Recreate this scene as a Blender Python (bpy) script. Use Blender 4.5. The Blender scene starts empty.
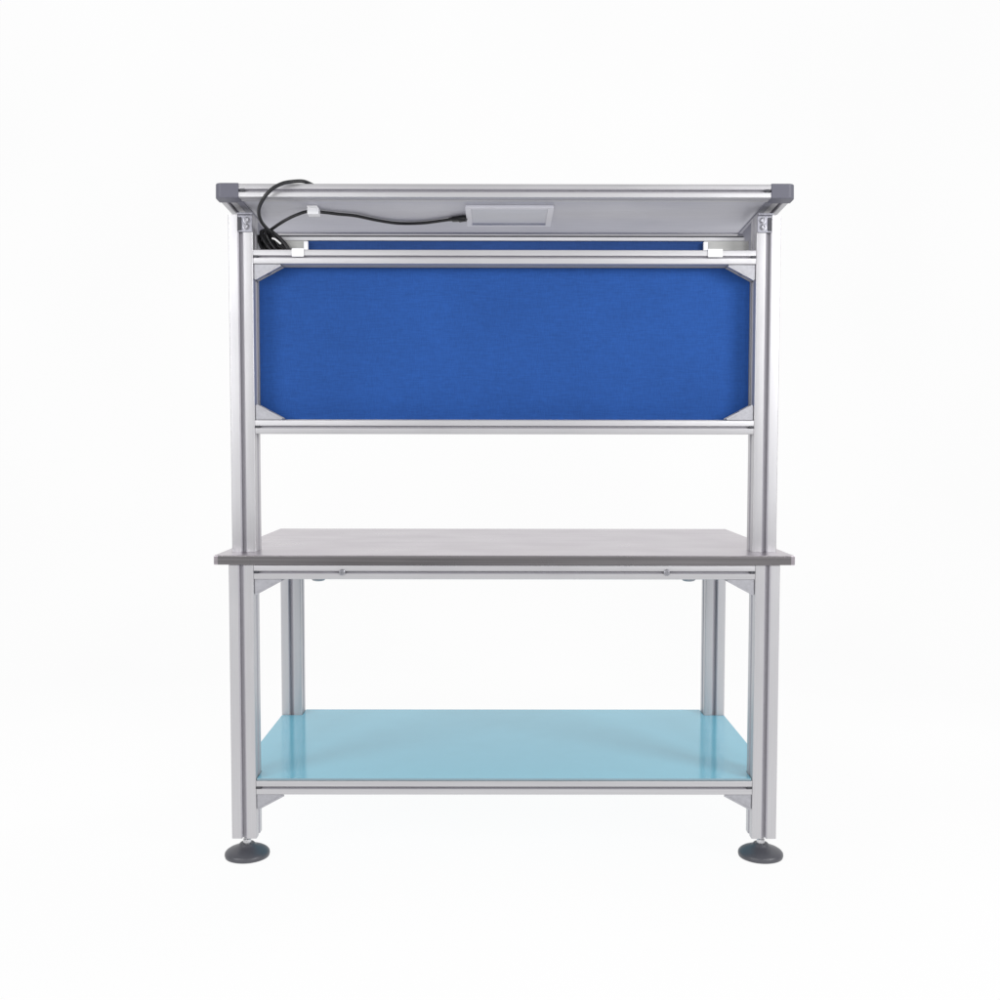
import bpy, bmesh, math
from mathutils import Vector, Matrix
scene = bpy.context.scene
C = scene.collection
R = math.radians

# ------------------------------------------------------------------ materials
def new_mat(name):
    m = bpy.data.materials.new(name); m.use_nodes = True
    nt = m.node_tree
    return m, nt, nt.nodes['Principled BSDF']

def metal(name, col, rough=.38, metallic=.75, brush=(60, 60, 2), var=.05, bump=.03, wear=0.10):
    """anodised / brushed metal: streaks stretched along one object axis, soft smudges in roughness"""
    m, nt, b = new_mat(name)
    N, L = nt.nodes, nt.links
    tc = N.new('ShaderNodeTexCoord')
    mp = N.new('ShaderNodeMapping'); mp.inputs['Scale'].default_value = brush
    L.new(tc.outputs['Object'], mp.inputs['Vector'])
    n1 = N.new('ShaderNodeTexNoise'); n1.inputs['Scale'].default_value = 4; n1.inputs['Detail'].default_value = 5
    L.new(mp.outputs['Vector'], n1.inputs['Vector'])
    n2 = N.new('ShaderNodeTexNoise'); n2.inputs['Scale'].default_value = 5; n2.inputs['Detail'].default_value = 3
    L.new(tc.outputs['Object'], n2.inputs['Vector'])
    r = N.new('ShaderNodeMapRange'); r.inputs['From Min'].default_value = .3; r.inputs['From Max'].default_value = .7
    r.inputs['To Min'].default_value = 1-var; r.inputs['To Max'].default_value = 1+var
    L.new(n1.outputs['Fac'], r.inputs['Value'])
    mx = N.new('ShaderNodeMix'); mx.data_type = 'RGBA'; mx.blend_type = 'MULTIPLY'
    mx.inputs[0].default_value = 1
    mx.inputs[6].default_value = (*col, 1)
    L.new(r.outputs['Result'], mx.inputs[7])
    L.new(mx.outputs[2], b.inputs['Base Color'])
    r2 = N.new('ShaderNodeMapRange'); r2.inputs['To Min'].default_value = rough-wear; r2.inputs['To Max'].default_value = rough+wear
    L.new(n2.outputs['Fac'], r2.inputs['Value']); L.new(r2.outputs['Result'], b.inputs['Roughness'])
    b.inputs['Metallic'].default_value = metallic
    bp = N.new('ShaderNodeBump'); bp.inputs['Strength'].default_value = bump; bp.inputs['Distance'].default_value = .001
    L.new(n1.outputs['Fac'], bp.inputs['Height']); L.new(bp.outputs['Normal'], b.inputs['Normal'])
    return m

def plastic(name, col, rough=.45, scale=300, bump=.1, spec=.5, var=.06):
    m, nt, b = new_mat(name); N, L = nt.nodes, nt.links
    tc = N.new('ShaderNodeTexCoord')
    n = N.new('ShaderNodeTexNoise'); n.inputs['Scale'].default_value = scale; n.inputs['Detail'].default_value = 3
    L.new(tc.outputs['Object'], n.inputs['Vector'])
    n2 = N.new('ShaderNodeTexNoise'); n2.inputs['Scale'].default_value = 14
    L.new(tc.outputs['Object'], n2.inputs['Vector'])
    cr = N.new('ShaderNodeMapRange'); cr.inputs['To Min'].default_value = 1-var; cr.inputs['To Max'].default_value = 1+var
    L.new(n2.outputs['Fac'], cr.inputs['Value'])
    mx = N.new('ShaderNodeMix'); mx.data_type = 'RGBA'; mx.blend_type = 'MULTIPLY'; mx.inputs[0].default_value = 1
    mx.inputs[6].default_value = (*col, 1); L.new(cr.outputs['Result'], mx.inputs[7])
    L.new(mx.outputs[2], b.inputs['Base Color'])
    b.inputs['Roughness'].default_value = rough
    b.inputs['Specular IOR Level'].default_value = spec
    bp = N.new('ShaderNodeBump'); bp.inputs['Strength'].default_value = bump; bp.inputs['Distance'].default_value = .0006
    L.new(n.outputs['Fac'], bp.inputs['Height']); L.new(bp.outputs['Normal'], b.inputs['Normal'])
    return m

def fabric(name, col):
    m, nt, b = new_mat(name); N, L = nt.nodes, nt.links
    tc = N.new('ShaderNodeTexCoord')
    def noise(sc, scale):
        mp = N.new('ShaderNodeMapping'); mp.inputs['Scale'].default_value = sc
        L.new(tc.outputs['Object'], mp.inputs['Vector'])
        n = N.new('ShaderNodeTexNoise'); n.inputs['Scale'].default_value = scale; n.inputs['Detail'].default_value = 4
        L.new(mp.outputs['Vector'], n.inputs['Vector']); return n
    a = noise((1, 1, 9), 32); c = noise((6, 1, 1), 60); d = noise((1, 1, 1), 3.5)
    ad = N.new('ShaderNodeMath'); ad.operation = 'ADD'; L.new(a.outputs['Fac'], ad.inputs[0]); L.new(c.outputs['Fac'], ad.inputs[1])
    ad2 = N.new('ShaderNodeMath'); ad2.operation = 'ADD'; L.new(ad.outputs[0], ad2.inputs[0]); L.new(d.outputs['Fac'], ad2.inputs[1])
    rm = N.new('ShaderNodeMapRange'); rm.inputs['From Min'].default_value = 1.1; rm.inputs['From Max'].default_value = 1.9
    rm.inputs['To Min'].default_value = .84; rm.inputs['To Max'].default_value = 1.16
    L.new(ad2.outputs[0], rm.inputs['Value'])
    mx = N.new('ShaderNodeMix'); mx.data_type = 'RGBA'; mx.blend_type = 'MULTIPLY'; mx.inputs[0].default_value = 1
    mx.inputs[6].default_value = (*col, 1); L.new(rm.outputs['Result'], mx.inputs[7])
    L.new(mx.outputs[2], b.inputs['Base Color'])
    b.inputs['Roughness'].default_value = .9; b.inputs['Specular IOR Level'].default_value = .2
    b.inputs['Sheen Weight'].default_value = .15
    bp = N.new('ShaderNodeBump'); bp.inputs['Strength'].default_value = .35; bp.inputs['Distance'].default_value = .0012
    L.new(ad.outputs[0], bp.inputs['Height']); L.new(bp.outputs['Normal'], b.inputs['Normal'])
    return m

M_ALU_V = metal('anodised_aluminium_upright', (.525, .520, .538), rough=.42, metallic=.6, brush=(70, 70, 1.2), var=.035)
M_ALU_H = metal('anodised_aluminium_rail', (.525, .520, .538), rough=.42, metallic=.6, brush=(1.2, 70, 70), var=.035)
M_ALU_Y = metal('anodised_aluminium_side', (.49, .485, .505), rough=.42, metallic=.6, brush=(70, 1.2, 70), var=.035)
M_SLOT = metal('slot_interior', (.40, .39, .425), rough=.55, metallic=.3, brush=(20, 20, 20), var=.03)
M_CAST = metal('cast_aluminium', (.40, .40, .43), rough=.5, metallic=.55, brush=(30, 30, 30), var=.08, bump=.12)
M_STEEL = metal('brushed_steel_top', (.485, .445, .480), rough=.30, metallic=.85, brush=(.5, 30, 30), var=.12, wear=.08)
M_EDGE = metal('steel_edge', (.255, .242, .250), rough=.28, metallic=.8, brush=(.25, 60, 60), var=.38, wear=.06)
M_JOINT = metal('pivot_casting', (.30, .30, .34), rough=.45, metallic=.6, brush=(30, 30, 30), var=.1)
M_GUSSET = metal('dark_gusset_casting', (.25, .25, .30), rough=.5, metallic=.4, brush=(30, 30, 30), var=.08)
M_BOLT = metal('zinc_bolt', (.36, .36, .39), rough=.42, metallic=1, brush=(20, 20, 20))
M_STEM = metal('bright_zinc_stem', (.66, .66, .68), rough=.35, metallic=.8, brush=(20, 20, 20))
M_SHEET = metal('light_grey_sheet', (.53, .53, .585), rough=.45, metallic=.25, brush=(2, 20, 20), var=.03)
M_PLATE = metal('grey_end_sheet', (.42, .42, .41), rough=.5, metallic=.3, brush=(2, 20, 20), var=.05)
M_CAP = plastic('grey_corner_plastic', (.115, .115, .148), rough=.5)
M_FOOT = plastic('dark_foot_plastic', (.066, .067, .080), rough=.40, spec=.6)
M_BLACK = plastic('black_cable_rubber', (.012, .012, .014), rough=.4)
M_WHITE = plastic('white_plastic', (.90, .90, .92), rough=.35)
M_TIE = plastic('white_nylon_tie', (.85, .85, .85), rough=.4)
M_FRAME = plastic('lamp_frame_white', (.70, .70, .76), rough=.35)
M_BAR = plastic('off_white_bar', (.60, .60, .62), rough=.45)
M_LAMP = plastic('lamp_diffuser', (.46, .47, .55), rough=.25)
M_DARK = plastic('dark_slot_end', (.045, .045, .055), rough=.5)
M_SHELF = plastic('pale_blue_laminate', (.185, .545, .70), rough=.11, scale=60, bump=.02, spec=.42, var=.03)
M_SHELFEDGE = plastic('laminate_edge', (.22, .32, .37), rough=.3)
M_FABRIC = fabric('blue_felt', (.018, .078, .305))
M_FABRIC_SHADE = fabric('blue_felt_painted_shade', (.020, .060, .21))  # darker copy of the felt: canopy shade put into the colour

# ------------------------------------------------------------------ helpers
def finish(name, bm, mat, parent=None, smooth=None, bevel=None, mats=None):
    bmesh.ops.remove_doubles(bm, verts=bm.verts, dist=1e-6)
    bmesh.ops.recalc_face_normals(bm, faces=bm.faces)
    me = bpy.data.meshes.new(name); bm.to_mesh(me); bm.free()
    me.materials.append(mat)
    for x in (mats or []): me.materials.append(x)
    o = bpy.data.objects.new(name, me); C.objects.link(o)
    if parent: o.parent = parent
    if bevel:
        b = o.modifiers.new('bevel', 'BEVEL'); b.width = bevel; b.segments = 3; b.limit_method = 'ANGLE'; b.angle_limit = R(40)
        b.harden_normals = False
    if smooth is not None:
        for p in me.polygons: p.use_smooth = True
        me.set_sharp_from_angle(angle=R(smooth))
    return o

def box(bm, x0, x1, y0, y1, z0, z1, mi=0):
    v = [bm.verts.new((x, y, z)) for z in (z0, z1) for y in (y0, y1) for x in (x0, x1)]
    for f in ((0, 2, 3, 1), (4, 5, 7, 6), (0, 1, 5, 4), (2, 6, 7, 3), (0, 4, 6, 2), (1, 3, 7, 5)):
        bm.faces.new([v[i] for i in f]).material_index = mi

def section(w, h, slot=.0095, lip=.0165, depth=.011, r=.0035, slots=(1, 1, 1, 1)):
    """closed outline (u,v) of a T-slot extrusion, w by h, slot order: bottom, right, top, left"""
    pts = []
    hw, hh = w/2, h/2
    sides = [((-hw, -hh), (1, 0), w), ((hw, -hh), (0, 1), h), ((hw, hh), (-1, 0), w), ((-hw, hh), (0, -1), h)]
    for k, ((ox, oy), (dx, dy), L) in enumerate(sides):
        nx, ny = -dy, dx          # inward normal
        def P(s, d): return (ox+dx*s+nx*d, oy+dy*s+ny*d)
        # corner arc start
        for a in (45, 67, 90):
            t = R(a); pts.append(P(r-r*math.cos(t), r-r*math.sin(t)))
        if slots[k]:
            c = L/2
            for off in (-1, 1):
                seq = [(off*lip/2, 0), (off*slot/2, .0028), (off*slot/2, .0045), (off*slot/2*1.5, .005), (off*slot/2*1.5, depth-.003), (off*slot/2*1.1, depth)]
                if off == 1: seq = seq[::-1]
                for s, d in seq: pts.append(P(c+s, d))
        for a in (0, 22):
            t = R(a); pts.append(P(L-r+r*math.sin(t), r-r*math.cos(t)))
    return pts

def extrude(name, pts, axis, a, b, centre, mat, parent, M=None):
    """sweep the (u,v) outline along axis from a to b; centre = the other two coordinates"""
    bm = bmesh.new(); ends = []
    for t in (a, b):
        ring = []
        for u, v in pts:
            if axis == 'z': co = (centre[0]+u, centre[1]+v, t)
            elif axis == 'x': co = (t, centre[0]+u, centre[1]+v)
            else: co = (centre[0]+u, t, centre[1]+v)
            ring.append(bm.verts.new(co))
        ends.append(ring)
    n = len(pts)
    mu = max(p[0] for p in pts); mv = max(p[1] for p in pts)
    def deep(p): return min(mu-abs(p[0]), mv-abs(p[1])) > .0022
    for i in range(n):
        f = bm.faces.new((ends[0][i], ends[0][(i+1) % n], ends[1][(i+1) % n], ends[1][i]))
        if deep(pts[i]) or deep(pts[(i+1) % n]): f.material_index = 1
    bm.faces.new(ends[0]); bm.faces.new(ends[1])
    if M: bmesh.ops.transform(bm, matrix=M, verts=bm.verts)
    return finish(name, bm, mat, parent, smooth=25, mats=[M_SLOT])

def lathe(bm, prof, c, seg=48, axis='z'):
    rings = []
    for r, h in prof:
        ring = []
        for k in range(seg):
            a = 2*math.pi*k/seg
            p = (r*math.cos(a), r*math.sin(a), h)
            if axis == 'y': p = (p[0], -h, p[1])
            ring.append(bm.verts.new((c[0]+p[0], c[1]+p[1], c[2]+p[2])))
        rings.append(ring)
    for i in range(len(rings)-1):
        for k in range(seg):
            bm.faces.new((rings[i][k], rings[i][(k+1) % seg], rings[i+1][(k+1) % seg], rings[i+1][k]))
    bm.faces.new(rings[0]); bm.faces.new(rings[-1])

def spline(pts, n=10):
    P = [Vector(p) for p in pts]; P = [P[0]*2-P[1]]+P+[P[-1]*2-P[-2]]
    out = []
    for i in range(1, len(P)-2):
        for k in range(n):
            t = k/n
            out.append(.5*((2*P[i])+(P[i+1]-P[i-1])*t+(2*P[i-1]-5*P[i]+4*P[i+1]-P[i+2])*t*t+(3*P[i]-P[i-1]-3*P[i+1]+P[i+2])*t**3))
    out.append(P[-2]); return out

def tube(bm, pts, rad, seg=12, closed=False):
    rings = []; n = len(pts); up = Vector((0.13, 1, .21)).normalized()
    for i, p in enumerate(pts):
        a = pts[(i-1) % n] if (closed or i > 0) else p
        b = pts[(i+1) % n] if (closed or i < n-1) else p
        t = (b-a).normalized()
        x = (up - t*up.dot(t)).normalized(); y = t.cross(x); up = x
        r = rad[i] if isinstance(rad, (list, tuple)) else rad
        rings.append([bm.verts.new(p+(x*math.cos(q)+y*math.sin(q))*r) for q in [2*math.pi*k/seg for k in range(seg)]])
    m = n if closed else n-1
    for i in range(m):
        A, B = rings[i], rings[(i+1) % n]
        for k in range(seg): bm.faces.new((A[k], A[(k+1) % seg], B[(k+1) % seg], B[k]))
    if not closed: bm.faces.new(rings[0]); bm.faces.new(rings[-1])

def prism(bm, poly, y0, y1):
    """poly in (x,z), extruded along y"""
    A = [bm.verts.new((x, y0, z)) for x, z in poly]; B = [bm.verts.new((x, y1, z)) for x, z in poly]
    n = len(poly)
    for i in range(n): bm.faces.new((A[i], A[(i+1) % n], B[(i+1) % n], B[i]))
    bm.faces.new(A); bm.faces.new(B)

# ------------------------------------------------------------------ setting: white seamless sweep, given its own glow
m, nt, b = new_mat('glowing_white_backdrop'); N, L = nt.nodes, nt.links
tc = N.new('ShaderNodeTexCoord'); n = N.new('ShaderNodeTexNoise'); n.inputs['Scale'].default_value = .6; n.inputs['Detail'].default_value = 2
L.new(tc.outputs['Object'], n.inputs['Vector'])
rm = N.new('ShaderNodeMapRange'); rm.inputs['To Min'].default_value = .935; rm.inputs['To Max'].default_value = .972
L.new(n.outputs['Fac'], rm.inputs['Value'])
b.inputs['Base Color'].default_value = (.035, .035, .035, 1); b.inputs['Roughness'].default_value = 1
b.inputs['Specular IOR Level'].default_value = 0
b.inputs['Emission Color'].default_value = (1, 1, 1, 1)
L.new(rm.outputs['Result'], b.inputs['Emission Strength'])  # sweep emits its own white, so shadows on it wash out
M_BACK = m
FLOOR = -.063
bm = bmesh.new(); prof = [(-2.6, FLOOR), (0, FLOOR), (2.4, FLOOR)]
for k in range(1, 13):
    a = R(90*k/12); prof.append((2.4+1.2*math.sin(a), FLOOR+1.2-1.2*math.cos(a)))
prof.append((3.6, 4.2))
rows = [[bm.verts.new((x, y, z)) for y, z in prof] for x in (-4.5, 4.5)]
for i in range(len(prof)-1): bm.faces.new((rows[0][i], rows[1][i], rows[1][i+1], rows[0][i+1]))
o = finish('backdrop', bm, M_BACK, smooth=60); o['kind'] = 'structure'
o['label'] = 'seamless white studio backdrop with added glow, sweeping down under the bench'

# ------------------------------------------------------------------ workbench
WB = bpy.data.objects.new('workbench', None); C.objects.link(WB); WB.location = (0, 0, 0)
WB['label'] = 'aluminium frame workbench with steel top, pale blue shelf, blue pinboard and overhead canopy'
WB['category'] = 'workbench'
W, LW, LD = .75, .068, .071
BY = .6955
ZT, TE = .758, .026
SEC_LEG = section(LW, LD)
SEC_RAIL = section(.044, .0385, slot=.0045, lip=.0075, depth=.009, r=.002)

def foot(parent, cx, cy):
    bm = bmesh.new()
    lathe(bm, [(.056, 0), (.0605, .002), (.0618, .007), (.0612, .0125), (.058, .0165), (.052, .0205), (.043, .0245), (.034, .0278), (.027, .0310), (.0235, .0330), (.0215, .0365), (.0190, .0390), (.0115, .0398)], (cx, cy, FLOOR+.0005), 64)
    finish('foot_pad', bm, M_FOOT, parent, smooth=35)
    bm = bmesh.new()
    lathe(bm, [(.0112, .0390), (.0112, .0490), (.0100, .0510), (.0085, .0520), (.0085, .0535), (.0075, .054), (.0085, .0555), (.0075, .057), (.0085, .0585), (.0075, .060), (.0075, .0635)], (cx, cy, FLOOR+.0005), 24)
    finish('foot_stem', bm, M_STEM, parent, smooth=35)

for sx in (-1, 1):
    for cy in (LD/2, BY+LD/2):
        cx = sx*(W-LW/2)
        lg = extrude('leg', SEC_LEG, 'z', 0, ZT-.001, (cx, cy), M_ALU_V, WB)
        foot(lg, cx, cy)

XI = W-LW                                    # inner face of legs
def rail_end(parent, x, y, z, s, ln=.013, h=.0075):
    bm = bmesh.new(); box(bm, min(x, x+s*ln), max(x, x+s*ln), y-.0012, y+.006, z-h/2, z+h/2)
    finish('slot_end', bm, M_DARK, parent, bevel=.0015)

def hrail(name, y, z, half, label=None):
    r = extrude(name, SEC_RAIL, 'x', -half, half, (y, z), M_ALU_H, WB)
    for s in (-1, 1): rail_end(r, s*(half-.0005), y-.022, z, -s)
    return r
TR = hrail('table_rail', .0235, .7375, XI-.0005)
hrail('shelf_rail', .0235, .1420, XI-.0005)
hrail('table_rail', BY+.040, .7375, XI-.0005)
hrail('shelf_rail', BY+.040, .1420, XI-.0005)
for sx in (-1, 1):
    for z in (.7375, .1420):
        extrude('side_rail', SEC_RAIL, 'y', LD+.0005, BY-.0005, (sx*(W-.026), z), M_ALU_Y, WB)

# screws sitting in the front table rail and pads under it
for x in (-.4415, .4415):
    bm = bmesh.new(); lathe(bm, [(.0085, 0), (.0085, .003), (.0065, .0045), (.0035, .0047), (.003, .003)], (x, .0015, .7442-.0065), 24, axis='y')
    finish('screw', bm, M_BOLT, TR, smooth=30)
for x in (-.512, .508):
    bm = bmesh.new(); lathe(bm, [(.010, -.0075), (.016, -.006), (.0195, -.002), (.0195, .001)], (x, .040, .7165), 28)
    finish('levelling_pad', bm, M_CAST, TR, smooth=35)

# corner brackets
def bracket(x, z, sx, sz, y0, y1, ax=.074, az=.041):
    """x,z = the inner corner; sx towards bench middle, sz up or down"""
    bm = bmesh.new(); t = .0028
    P = [(x, z), (x+sx*ax, z), (x+sx*ax, z+sz*t), (x+sx*t, z+sz*az), (x, z+sz*az)]
    prism(bm, P, y0+.0015, y1)                   # recessed web body
    o = finish('corner_bracket', bm, M_CAST, WB, bevel=.0012)
    # two raised side cheeks along the slope with a pocket and bolt between them
    bm = bmesh.new(); d = Vector((sx*(ax-t), 0, sz*(t-az))).normalized(); nrm = Vector((-d.z, 0, d.x))
    if nrm.z*sz < 0: nrm = -nrm
    for ya, yb in ((y0, y0+.005), (y1-.005, y1-.0005)):
        p0 = Vector((x+sx*t, 0, z+sz*az)); p1 = Vector((x+sx*ax, 0, z+sz*t))
        q = [p0-nrm*.002, p1-nrm*.002, p1+nrm*.0028, p0+nrm*.0028]
        prism(bm, [(v.x, v.z) for v in q], ya, yb)
    finish('rib', bm, M_CAST, o)
    c = Vector((x+sx*ax*.5, (y0+y1)/2, z+sz*az*.5))
    bm = bmesh.new(); lathe(bm, [(.006, -.003), (.006, .004), (.0045, .005), (.003, .0051)], (0, 0, 0), 20)
    rot = Vector((0, 0, 1)).rotation_difference(nrm).to_matrix().to_4x4()
    bmesh.ops.transform(bm, matrix=Matrix.Translation(c)@rot, verts=bm.verts)
    finish('bolt', bm, M_BOLT, o, smooth=30)
for sx in (-1, 1):
    bracket(sx*(XI-.0008), .7180, -sx, -1, .004, .042)
    bracket(sx*(XI-.0008), .1225, -sx, -1, .004, .042)
    bracket(sx*(XI-.0008), .7180, -sx, -1, BY+.022, BY+.058)
    bracket(sx*(XI-.0008), .1225, -sx, -1, BY+.022, BY+.058)

# shelf: thin notched laminate sheet
def notched(z0, z1, x, y0, y1, nx, ny0, ny1):
    """outline notched round the four legs"""
    return [(-nx, y0), (nx, y0), (nx, ny0), (x, ny0), (x, ny1), (nx, ny1), (nx, y1), (-nx, y1), (-nx, ny1), (-x, ny1), (-x, ny0), (-nx, ny0)]
bm = bmesh.new(); poly = notched(0, 0, .7485, .0045, BY+LD+.004, XI-.0015, LD+.0025, BY-.0025)
A = [bm.verts.new((x, y, .1622)) for x, y in poly]; B = [bm.verts.new((x, y, .1672)) for x, y in poly]
for i in range(len(poly)):
    bm.faces.new((A[i], A[(i+1) % 12], B[(i+1) % 12], B[i])).material_index = 1
bm.faces.new(A); bm.faces.new(B)
finish('shelf_board', bm, M_SHELF, WB, mats=[M_SHELFEDGE])

# table top
T, Y0, Y1 = .7890, -.0036, .896
bm = bmesh.new(); box(bm, -T, T, Y0, Y1, ZT, ZT+TE)
top = finish('tabletop', bm, M_STEEL, WB, bevel=.0022)
bm = bmesh.new(); box(bm, -T+.011, T-.011, Y0-.0012, Y0+.004, ZT+.0005, ZT+TE-.0012)
finish('edge_strip', bm, M_EDGE, top, bevel=.0008)

# uprights
PY, PX = .09, .762
SEC_POST = section(LW, .070)
PTOP = 1.716
for sx in (-1, 1):
    cx = sx*(PX-LW/2)
    up = extrude('upright', SEC_POST, 'z', ZT+TE+.0003, PTOP, (cx, PY+.035), M_ALU_V, WB)
    # pivot joint on the inner half of the post head
    bm = bmesh.new()
    x0, x1 = sorted((sx*(PX-LW+.001), sx*(PX-.029)))
    box(bm, x0, x1, PY-.004, PY+.003, 1.668, PTOP)
    box(bm, x0-.001, x1+.004*(1 if sx > 0 else 1), PY-.014, PY+.002, PTOP-.002, PTOP+.003)
    pb = finish('pivot_bracket', bm, M_JOINT, up, bevel=.0012)
    for z, xx in ((1.700, .709), (1.682, .711)):
        bm = bmesh.new(); lathe(bm, [(.0095, .003), (.0095, .005), (.0065, .0055), (.0065, .009), (.005, .0105), (.0032, .0105), (.003, .008)], (sx*xx, PY, z), 24, axis='y')
        finish('bolt', bm, M_BOLT, up, smooth=30)
    bm = bmesh.new(); box(bm, *sorted((sx*.7235, sx*.7345)), PY-.0065, PY+.004, 1.672, 1.708)
    finish('joint_gap', bm, M_DARK, up, bevel=.001)
    # gusset plate behind the post
    bm = bmesh.new(); zt = 1.716
    pts = [(PY+.0715, 1.622), (PY+.0715, zt), (.285, zt-.008), (.285, zt-.030), (.225, 1.655), (.200, 1.622)]
    xs = sorted((sx*.700, sx*.706))
    A = [bm.verts.new((xs[0], y, z)) for y, z in pts]; B = [bm.verts.new((xs[1], y, z)) for y, z in pts]
    for i in range(len(pts)): bm.faces.new((A[i], A[(i+1) % len(pts)], B[(i+1) % len(pts)], B[i]))
    bm.faces.new(A); bm.faces.new(B)
    finish('gusset_plate', bm, M_GUSSET, up, bevel=.001)

# pinboard and its rails
PI_ = PX-LW
for z in (1.6015, 1.1330):
    r = extrude('board_rail', SEC_RAIL, 'x', -PI_+.0005, PI_-.0005, (PY+.022, z), M_ALU_H, WB)
    for s in (-1, 1): rail_end(r, s*(PI_-.001), PY, z, -s)
bm = bmesh.new(); box(bm, -PI_+.004, PI_-.004, PY+.056, PY+.066, 1.1545, 1.5800)
finish('pinboard', bm, M_FABRIC, WB, bevel=.001)
bm = bmesh.new()
box(bm, -PI_+.0008, PI_-.0008, PY+.0445, PY+.066, 1.5805, 1.5880)
box(bm, -PI_+.0008, PI_-.0008, PY+.0445, PY+.066, 1.1480, 1.1540)
for s in (-1, 1):
    box(bm, *sorted((s*(PI_-.0006), s*(PI_-.0037))), PY+.0450, PY+.066, 1.1541, 1.5804)
finish('board_trim', bm, M_ALU_H, WB)
for sx in (-1, 1):
    bracket(sx*(PI_-.0008), 1.5820, -sx, -1, PY+.004, PY+.043)
    bracket(sx*(PI_-.0008), 1.1525, -sx, 1, PY+.004, PY+.043)

# upper fascia behind the top rail: blue strip, grey end plates, white clips, thin top bar
bm = bmesh.new(); box(bm, -.556, .563, .170, .180, 1.622, 1.6588)
fa = finish('fascia_strip', bm, M_FABRIC_SHADE, WB)
bm = bmesh.new(); box(bm, -PI_+.004, PI_-.018, .168, .182, 1.6692, 1.6742)
finish('gap_shade_strip', bm, M_DARK, fa)  # dark strip standing in for the shaded gap below the canopy
bm = bmesh.new(); box(bm, -PI_+.003, PI_-.016, .163, .184, 1.6590, 1.6690)
finish('top_bar', bm, M_BAR, fa, bevel=.0015)
for s, xa in ((-1, .5565), (1, .5635)):
    bm = bmesh.new(); box(bm, *sorted((s*xa, s*(PI_-.004))), .164, .183, 1.622, 1.6588)
    finish('end_plate', bm, M_PLATE, fa, bevel=.001)
    bm = bmesh.new(); xb = xa-.003
    box(bm, *sorted((s*xb, s*(xb+.012))), .155, .1635, 1.622, 1.655)
    box(bm, *sorted((s*xb, s*(xb+(.040 if s > 0 else .033)))), PY-.0035, .153, 1.6211, 1.6235)
    box(bm, *sorted((s*xb, s*(xb+(.040 if s > 0 else .033)))), PY-.0040, PY-.0008, 1.6010, 1.6235)
    finish('clip', bm, M_WHITE, fa, bevel=.001)

# ------------------------------------------------------------------ canopy (slopes gently down away from the viewer)
TILT = R(-3.2)
CY0, CZ0 = -.010, 1.741          # lower near edge
MC = Matrix.Translation((0, CY0, CZ0)) @ Matrix.Rotation(TILT, 4, 'X')
CW, CD, CH = .770, .440, .036    # half width, depth, height
SEC_CX = section(.044, CH, slot=.005, lip=.010, depth=.009, r=.002)
SEC_CY = section(.044, CH, slot=.008, lip=.012, depth=.009, r=.003)
bm = bmesh.new(); box(bm, -CW+.040, CW-.040, .040, CD-.040, .0040, .0090)
bmesh.ops.transform(bm, matrix=MC, verts=bm.verts)
CP = finish('canopy_panel', bm, M_SHEET, WB)
CAPW = .062
extrude('frame_bar', SEC_CX, 'x', -CW+CAPW-.002, CW-CAPW+.002, (.022, CH/2), M_ALU_H, CP, M=MC)
extrude('frame_bar', SEC_CX, 'x', -CW+CAPW-.002, CW-CAPW+.002, (CD-.022, CH/2), M_ALU_H, CP, M=MC)
for s in (-1, 1):
    extrude('frame_bar', SEC_CY, 'y', .046, CD-.046, (s*(CW-.023), CH/2), M_ALU_Y, CP, M=MC)
    bm = bmesh.new()                          # inner lip between side bar and panel
    box(bm, *sorted((s*(CW-.062), s*(CW-.0455))), .046, CD-.046, .0008, .0038)
    bmesh.ops.transform(bm, matrix=MC, verts=bm.verts)
    finish('lip', bm, M_GUSSET, CP)
    for yy in (0, 1):                         # L-shaped corner caps with rounded outer corner
        bm = bmesh.new(); x1, x0 = CW+.002, CW-CAPW; r = .017
        pts = [(x0, -.002), (x1-r, -.002)]
        for a in (20, 45, 70, 90): pts.append((x1-r+r*math.sin(R(a)), -.002+r-r*math.cos(R(a))))
        pts += [(x1, .050), (CW-.048, .050), (CW-.048, .046), (x0, .046)]
        pts = [(s*x, y if not yy else CD-y) for x, y in pts]
        A = [bm.verts.new((x, y, -.0015)) for x, y in pts]; B = [bm.verts.new((x, y, CH+.0015)) for x, y in pts]
        for i in range(len(pts)): bm.faces.new((A[i], A[(i+1) % len(pts)], B[(i+1) % len(pts)], B[i]))
        bm.faces.new(A); bm.faces.new(B)
        bmesh.ops.transform(bm, matrix=MC, verts=bm.verts)
        finish('corner_cap', bm, M_CAP, CP, bevel=.0045)
    rail = bmesh.new()
    box(rail, *sorted((s*(CW-CAPW-.003), s*(CW-CAPW-.016))), .0010, .006, CH/2-.0035, CH/2+.0035)
    bmesh.ops.transform(rail, matrix=MC@Matrix.Translation((0, -.0022, 0)), verts=rail.verts)
    finish('slot_end', rail, M_DARK, CP, bevel=.0012)

# flat lamp set in the underside
bm = bmesh.new(); lx0, lx1, ly0, ly1 = -.108, .134, .084, .288
fr = .015
for a in ((lx0, lx1, ly0, ly0+fr), (lx0, lx1, ly1-fr, ly1), (lx0, lx0+fr, ly0+fr, ly1-fr), (lx1-fr, lx1, ly0+fr, ly1-fr)):
    box(bm, a[0], a[1], a[2], a[3], -.0045, .0038)
bmesh.ops.transform(bm, matrix=MC, verts=bm.verts)
LP = finish('light_panel', bm, M_FRAME, WB, bevel=.0008)
bm = bmesh.new(); box(bm, lx0+fr, lx1-fr, ly0+fr, ly1-fr, -.0012, .0036)
bmesh.ops.transform(bm, matrix=MC, verts=bm.verts); finish('diffuser', bm, M_LAMP, LP)

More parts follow.
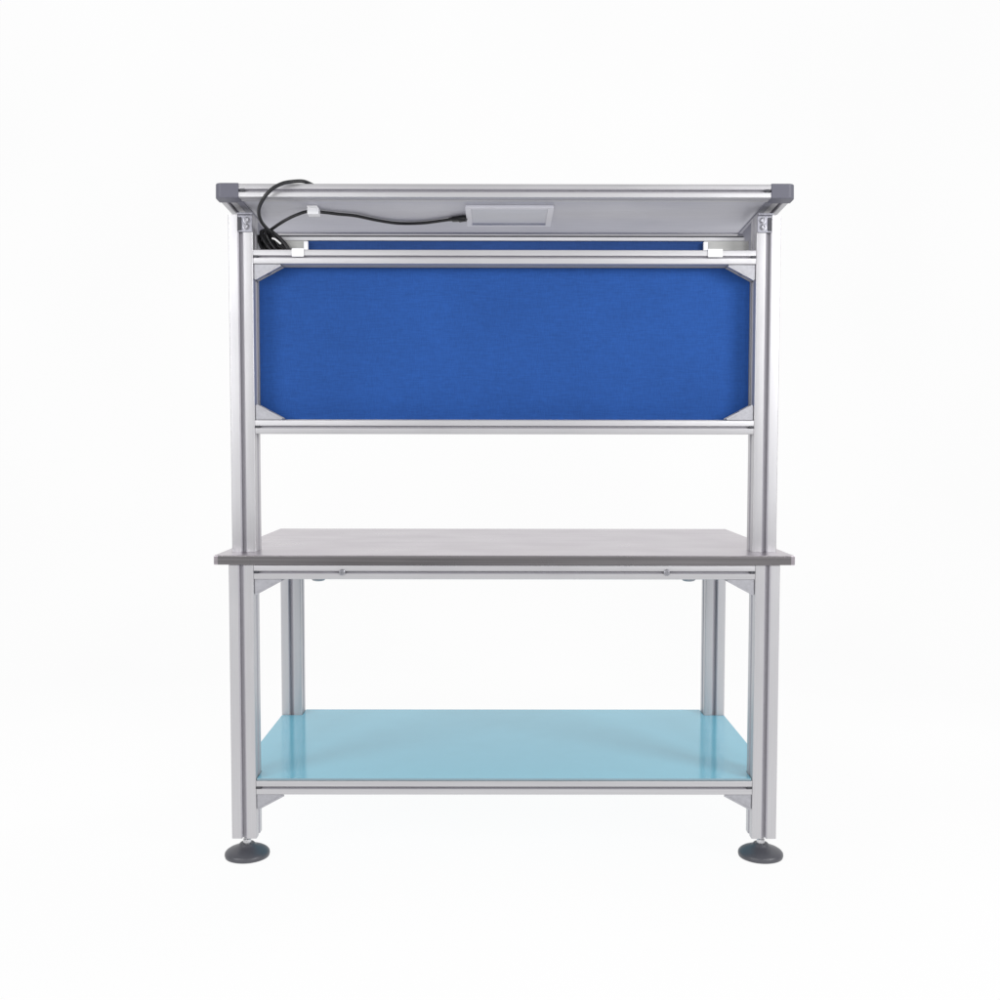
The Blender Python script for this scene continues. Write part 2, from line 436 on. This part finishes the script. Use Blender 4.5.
# white adhesive cable clip on the underside
bm = bmesh.new(); box(bm, -.5430, -.5140, .090, .172, .0002, .0038); box(bm, -.5435, -.5120, .098, .128, -.0185, .0002)
bmesh.ops.transform(bm, matrix=MC, verts=bm.verts); finish('cable_clip', bm, M_WHITE, WB, bevel=.0015)

# ------------------------------------------------------------------ cables (loose things)
def thing(o, label, cat, group=None):
    o['label'] = label; o['category'] = cat
    if group: o['group'] = group
    return o
bm = bmesh.new()
c2 = spline([(-.683, .150, 1.655), (-.672, .145, 1.668), (-.654, .140, 1.684), (-.613, .115, 1.703), (-.576, .105, 1.718), (-.544, .110, 1.7285), (-.505, .134, 1.731), (-.466, .152, 1.730), (-.423, .168, 1.729), (-.367, .217, 1.7265), (-.307, .251, 1.7245), (-.237, .249, 1.725), (-.172, .217, 1.7265), (-.150, .205, 1.727)], 12)
tube(bm, c2, .0044)
LC = finish('lamp_cable', bm, M_BLACK, smooth=60)
thing(LC, 'thin black lamp cable running under the canopy through a white clip', 'cable')
bm = bmesh.new()
pl = [Vector((-.160, .2105, 1.7268)), Vector((-.150, .205, 1.7270)), Vector((-.147, .2035, 1.7265)), Vector((-.130, .195, 1.7260)), Vector((-.128, .194, 1.7255)), Vector((-.1095, .186, 1.7260))]
tube(bm, pl, [.0048, .0058, .0078, .0082, .0098, .0090], 16)
finish('plug', bm, M_BLACK, LC, smooth=40)

bm = bmesh.new()
c1 = spline([(-.480, .12, 1.7760), (-.500, .08, 1.7785), (-.518, .03, 1.7820), (-.535, -.006, 1.7830), (-.560, -.022, 1.7790), (-.587, -.032, 1.7715), (-.615, -.036, 1.755), (-.639, -.030, 1.730), (-.657, .0, 1.708), (-.663, .06, 1.690), (-.652, .13, 1.673), (-.632, .145, 1.648), (-.617, .150, 1.632), (-.612, .155, 1.605)], 12)
tube(bm, c1, .0049)
thing(finish('loop_cable', bm, M_BLACK, smooth=60), 'black cable looping up in front of the canopy rail and over its top edge', 'cable')

# coiled spare length tied in a bundle behind the top rail
bm = bmesh.new()
def loop(cx, cz, cy, a, b, ang, tl=0, n=44):
    out = []
    for k in range(n):
        t = 2*math.pi*k/n; u, v = a*math.cos(t), b*math.sin(t)
        c, s = math.cos(ang), math.sin(ang)
        out.append(Vector((cx+c*u-s*v, cy+.010*math.sin(t+tl), cz+s*u+c*v)))
    return out
for i, (dx, dz, dy, a, bb, ang) in enumerate([(0, 0, 0, .050, .014, -50), (.006, .004, .008, .049, .017, -47), (.013, .001, -.006, .047, .015, -52), (.021, .0, .003, .049, .012, -48), (-.012, -.006, .004, .040, .012, -55), (-.024, -.006, -.002, .036, .0085, -62)]):
    tube(bm, loop(-.650+dx, 1.644+dz, .149+dy, a, bb, R(ang), i), .0042, closed=True)
CO = finish('cable_coil', bm, M_BLACK, smooth=60)
thing(CO, 'tied bundle of spare black cable tucked in the top left corner of the bench', 'cable coil')
bm = bmesh.new()
p = [Vector((-.648, .128, 1.6580)), Vector((-.640, .122, 1.6550)), Vector((-.632, .122, 1.6490)), Vector((-.625, .128, 1.6430))]
tube(bm, p, .0028, 8)
finish('cable_tie', bm, M_TIE, CO, smooth=60)

# ------------------------------------------------------------------ world and lamps
w = bpy.data.worlds.new('World'); scene.world = w; w.use_nodes = True
N, L = w.node_tree.nodes, w.node_tree.links
bg = N['Background']
tc = N.new('ShaderNodeTexCoord'); sp = N.new('ShaderNodeSeparateXYZ'); L.new(tc.outputs['Generated'], sp.inputs[0])
rm = N.new('ShaderNodeMapRange'); rm.interpolation_type = 'SMOOTHSTEP'
rm.inputs['From Min'].default_value = -.3; rm.inputs['From Max'].default_value = .5
rm.inputs['To Min'].default_value = .37; rm.inputs['To Max'].default_value = .968
L.new(sp.outputs['Y'], rm.inputs['Value']); L.new(rm.outputs['Result'], bg.inputs['Strength'])
bg.inputs['Color'].default_value = (.99, .99, 1, 1)

def area(name, loc, target, sx, sy, power, col=(1, 1, 1)):
    l = bpy.data.lights.new(name, 'AREA'); l.shape = 'RECTANGLE'; l.size = sx; l.size_y = sy; l.energy = power; l.color = col
    o = bpy.data.objects.new(name, l); C.objects.link(o); o.location = loc
    o.rotation_euler = (Vector(target)-Vector(loc)).to_track_quat('-Z', 'Y').to_euler()
    return o
area('softbox_key', (3.2, -2.5, 2.2), (.1, .1, 1.4), 1.3, 1.4, 84)
area('softbox_fill', (-3.2, -2.5, 2.1), (-.1, .1, 1.4), 1.3, 1.4, 58)
area('softbox_rear_right', (2.0, -4.6, 2.3), (.5, .1, 1.4), .9, 1.3, 42)
area('softbox_rear_left', (-2.0, -4.6, 2.3), (-.5, .1, 1.4), .9, 1.3, 37)

# ------------------------------------------------------------------ camera
cd = bpy.data.cameras.new('camera'); cam = bpy.data.objects.new('camera', cd); C.objects.link(cam)
cam.location = (-.0174, -2.9206, 1.0939)
cd.sensor_width = 36; cd.lens = 1080/1000*36; cd.clip_end = 100
cam.rotation_euler = (Matrix.Rotation(-.0017, 3, 'Z') @ Matrix.Rotation(R(90)-.0544, 3, 'X') @ Matrix.Rotation(.0011, 3, 'Z')).to_euler()
scene.camera = cam
scene.view_settings.view_transform = 'Standard'; scene.view_settings.look = 'None'
scene.view_settings.exposure = 0; scene.view_settings.gamma = 1
scene.render.film_transparent = False
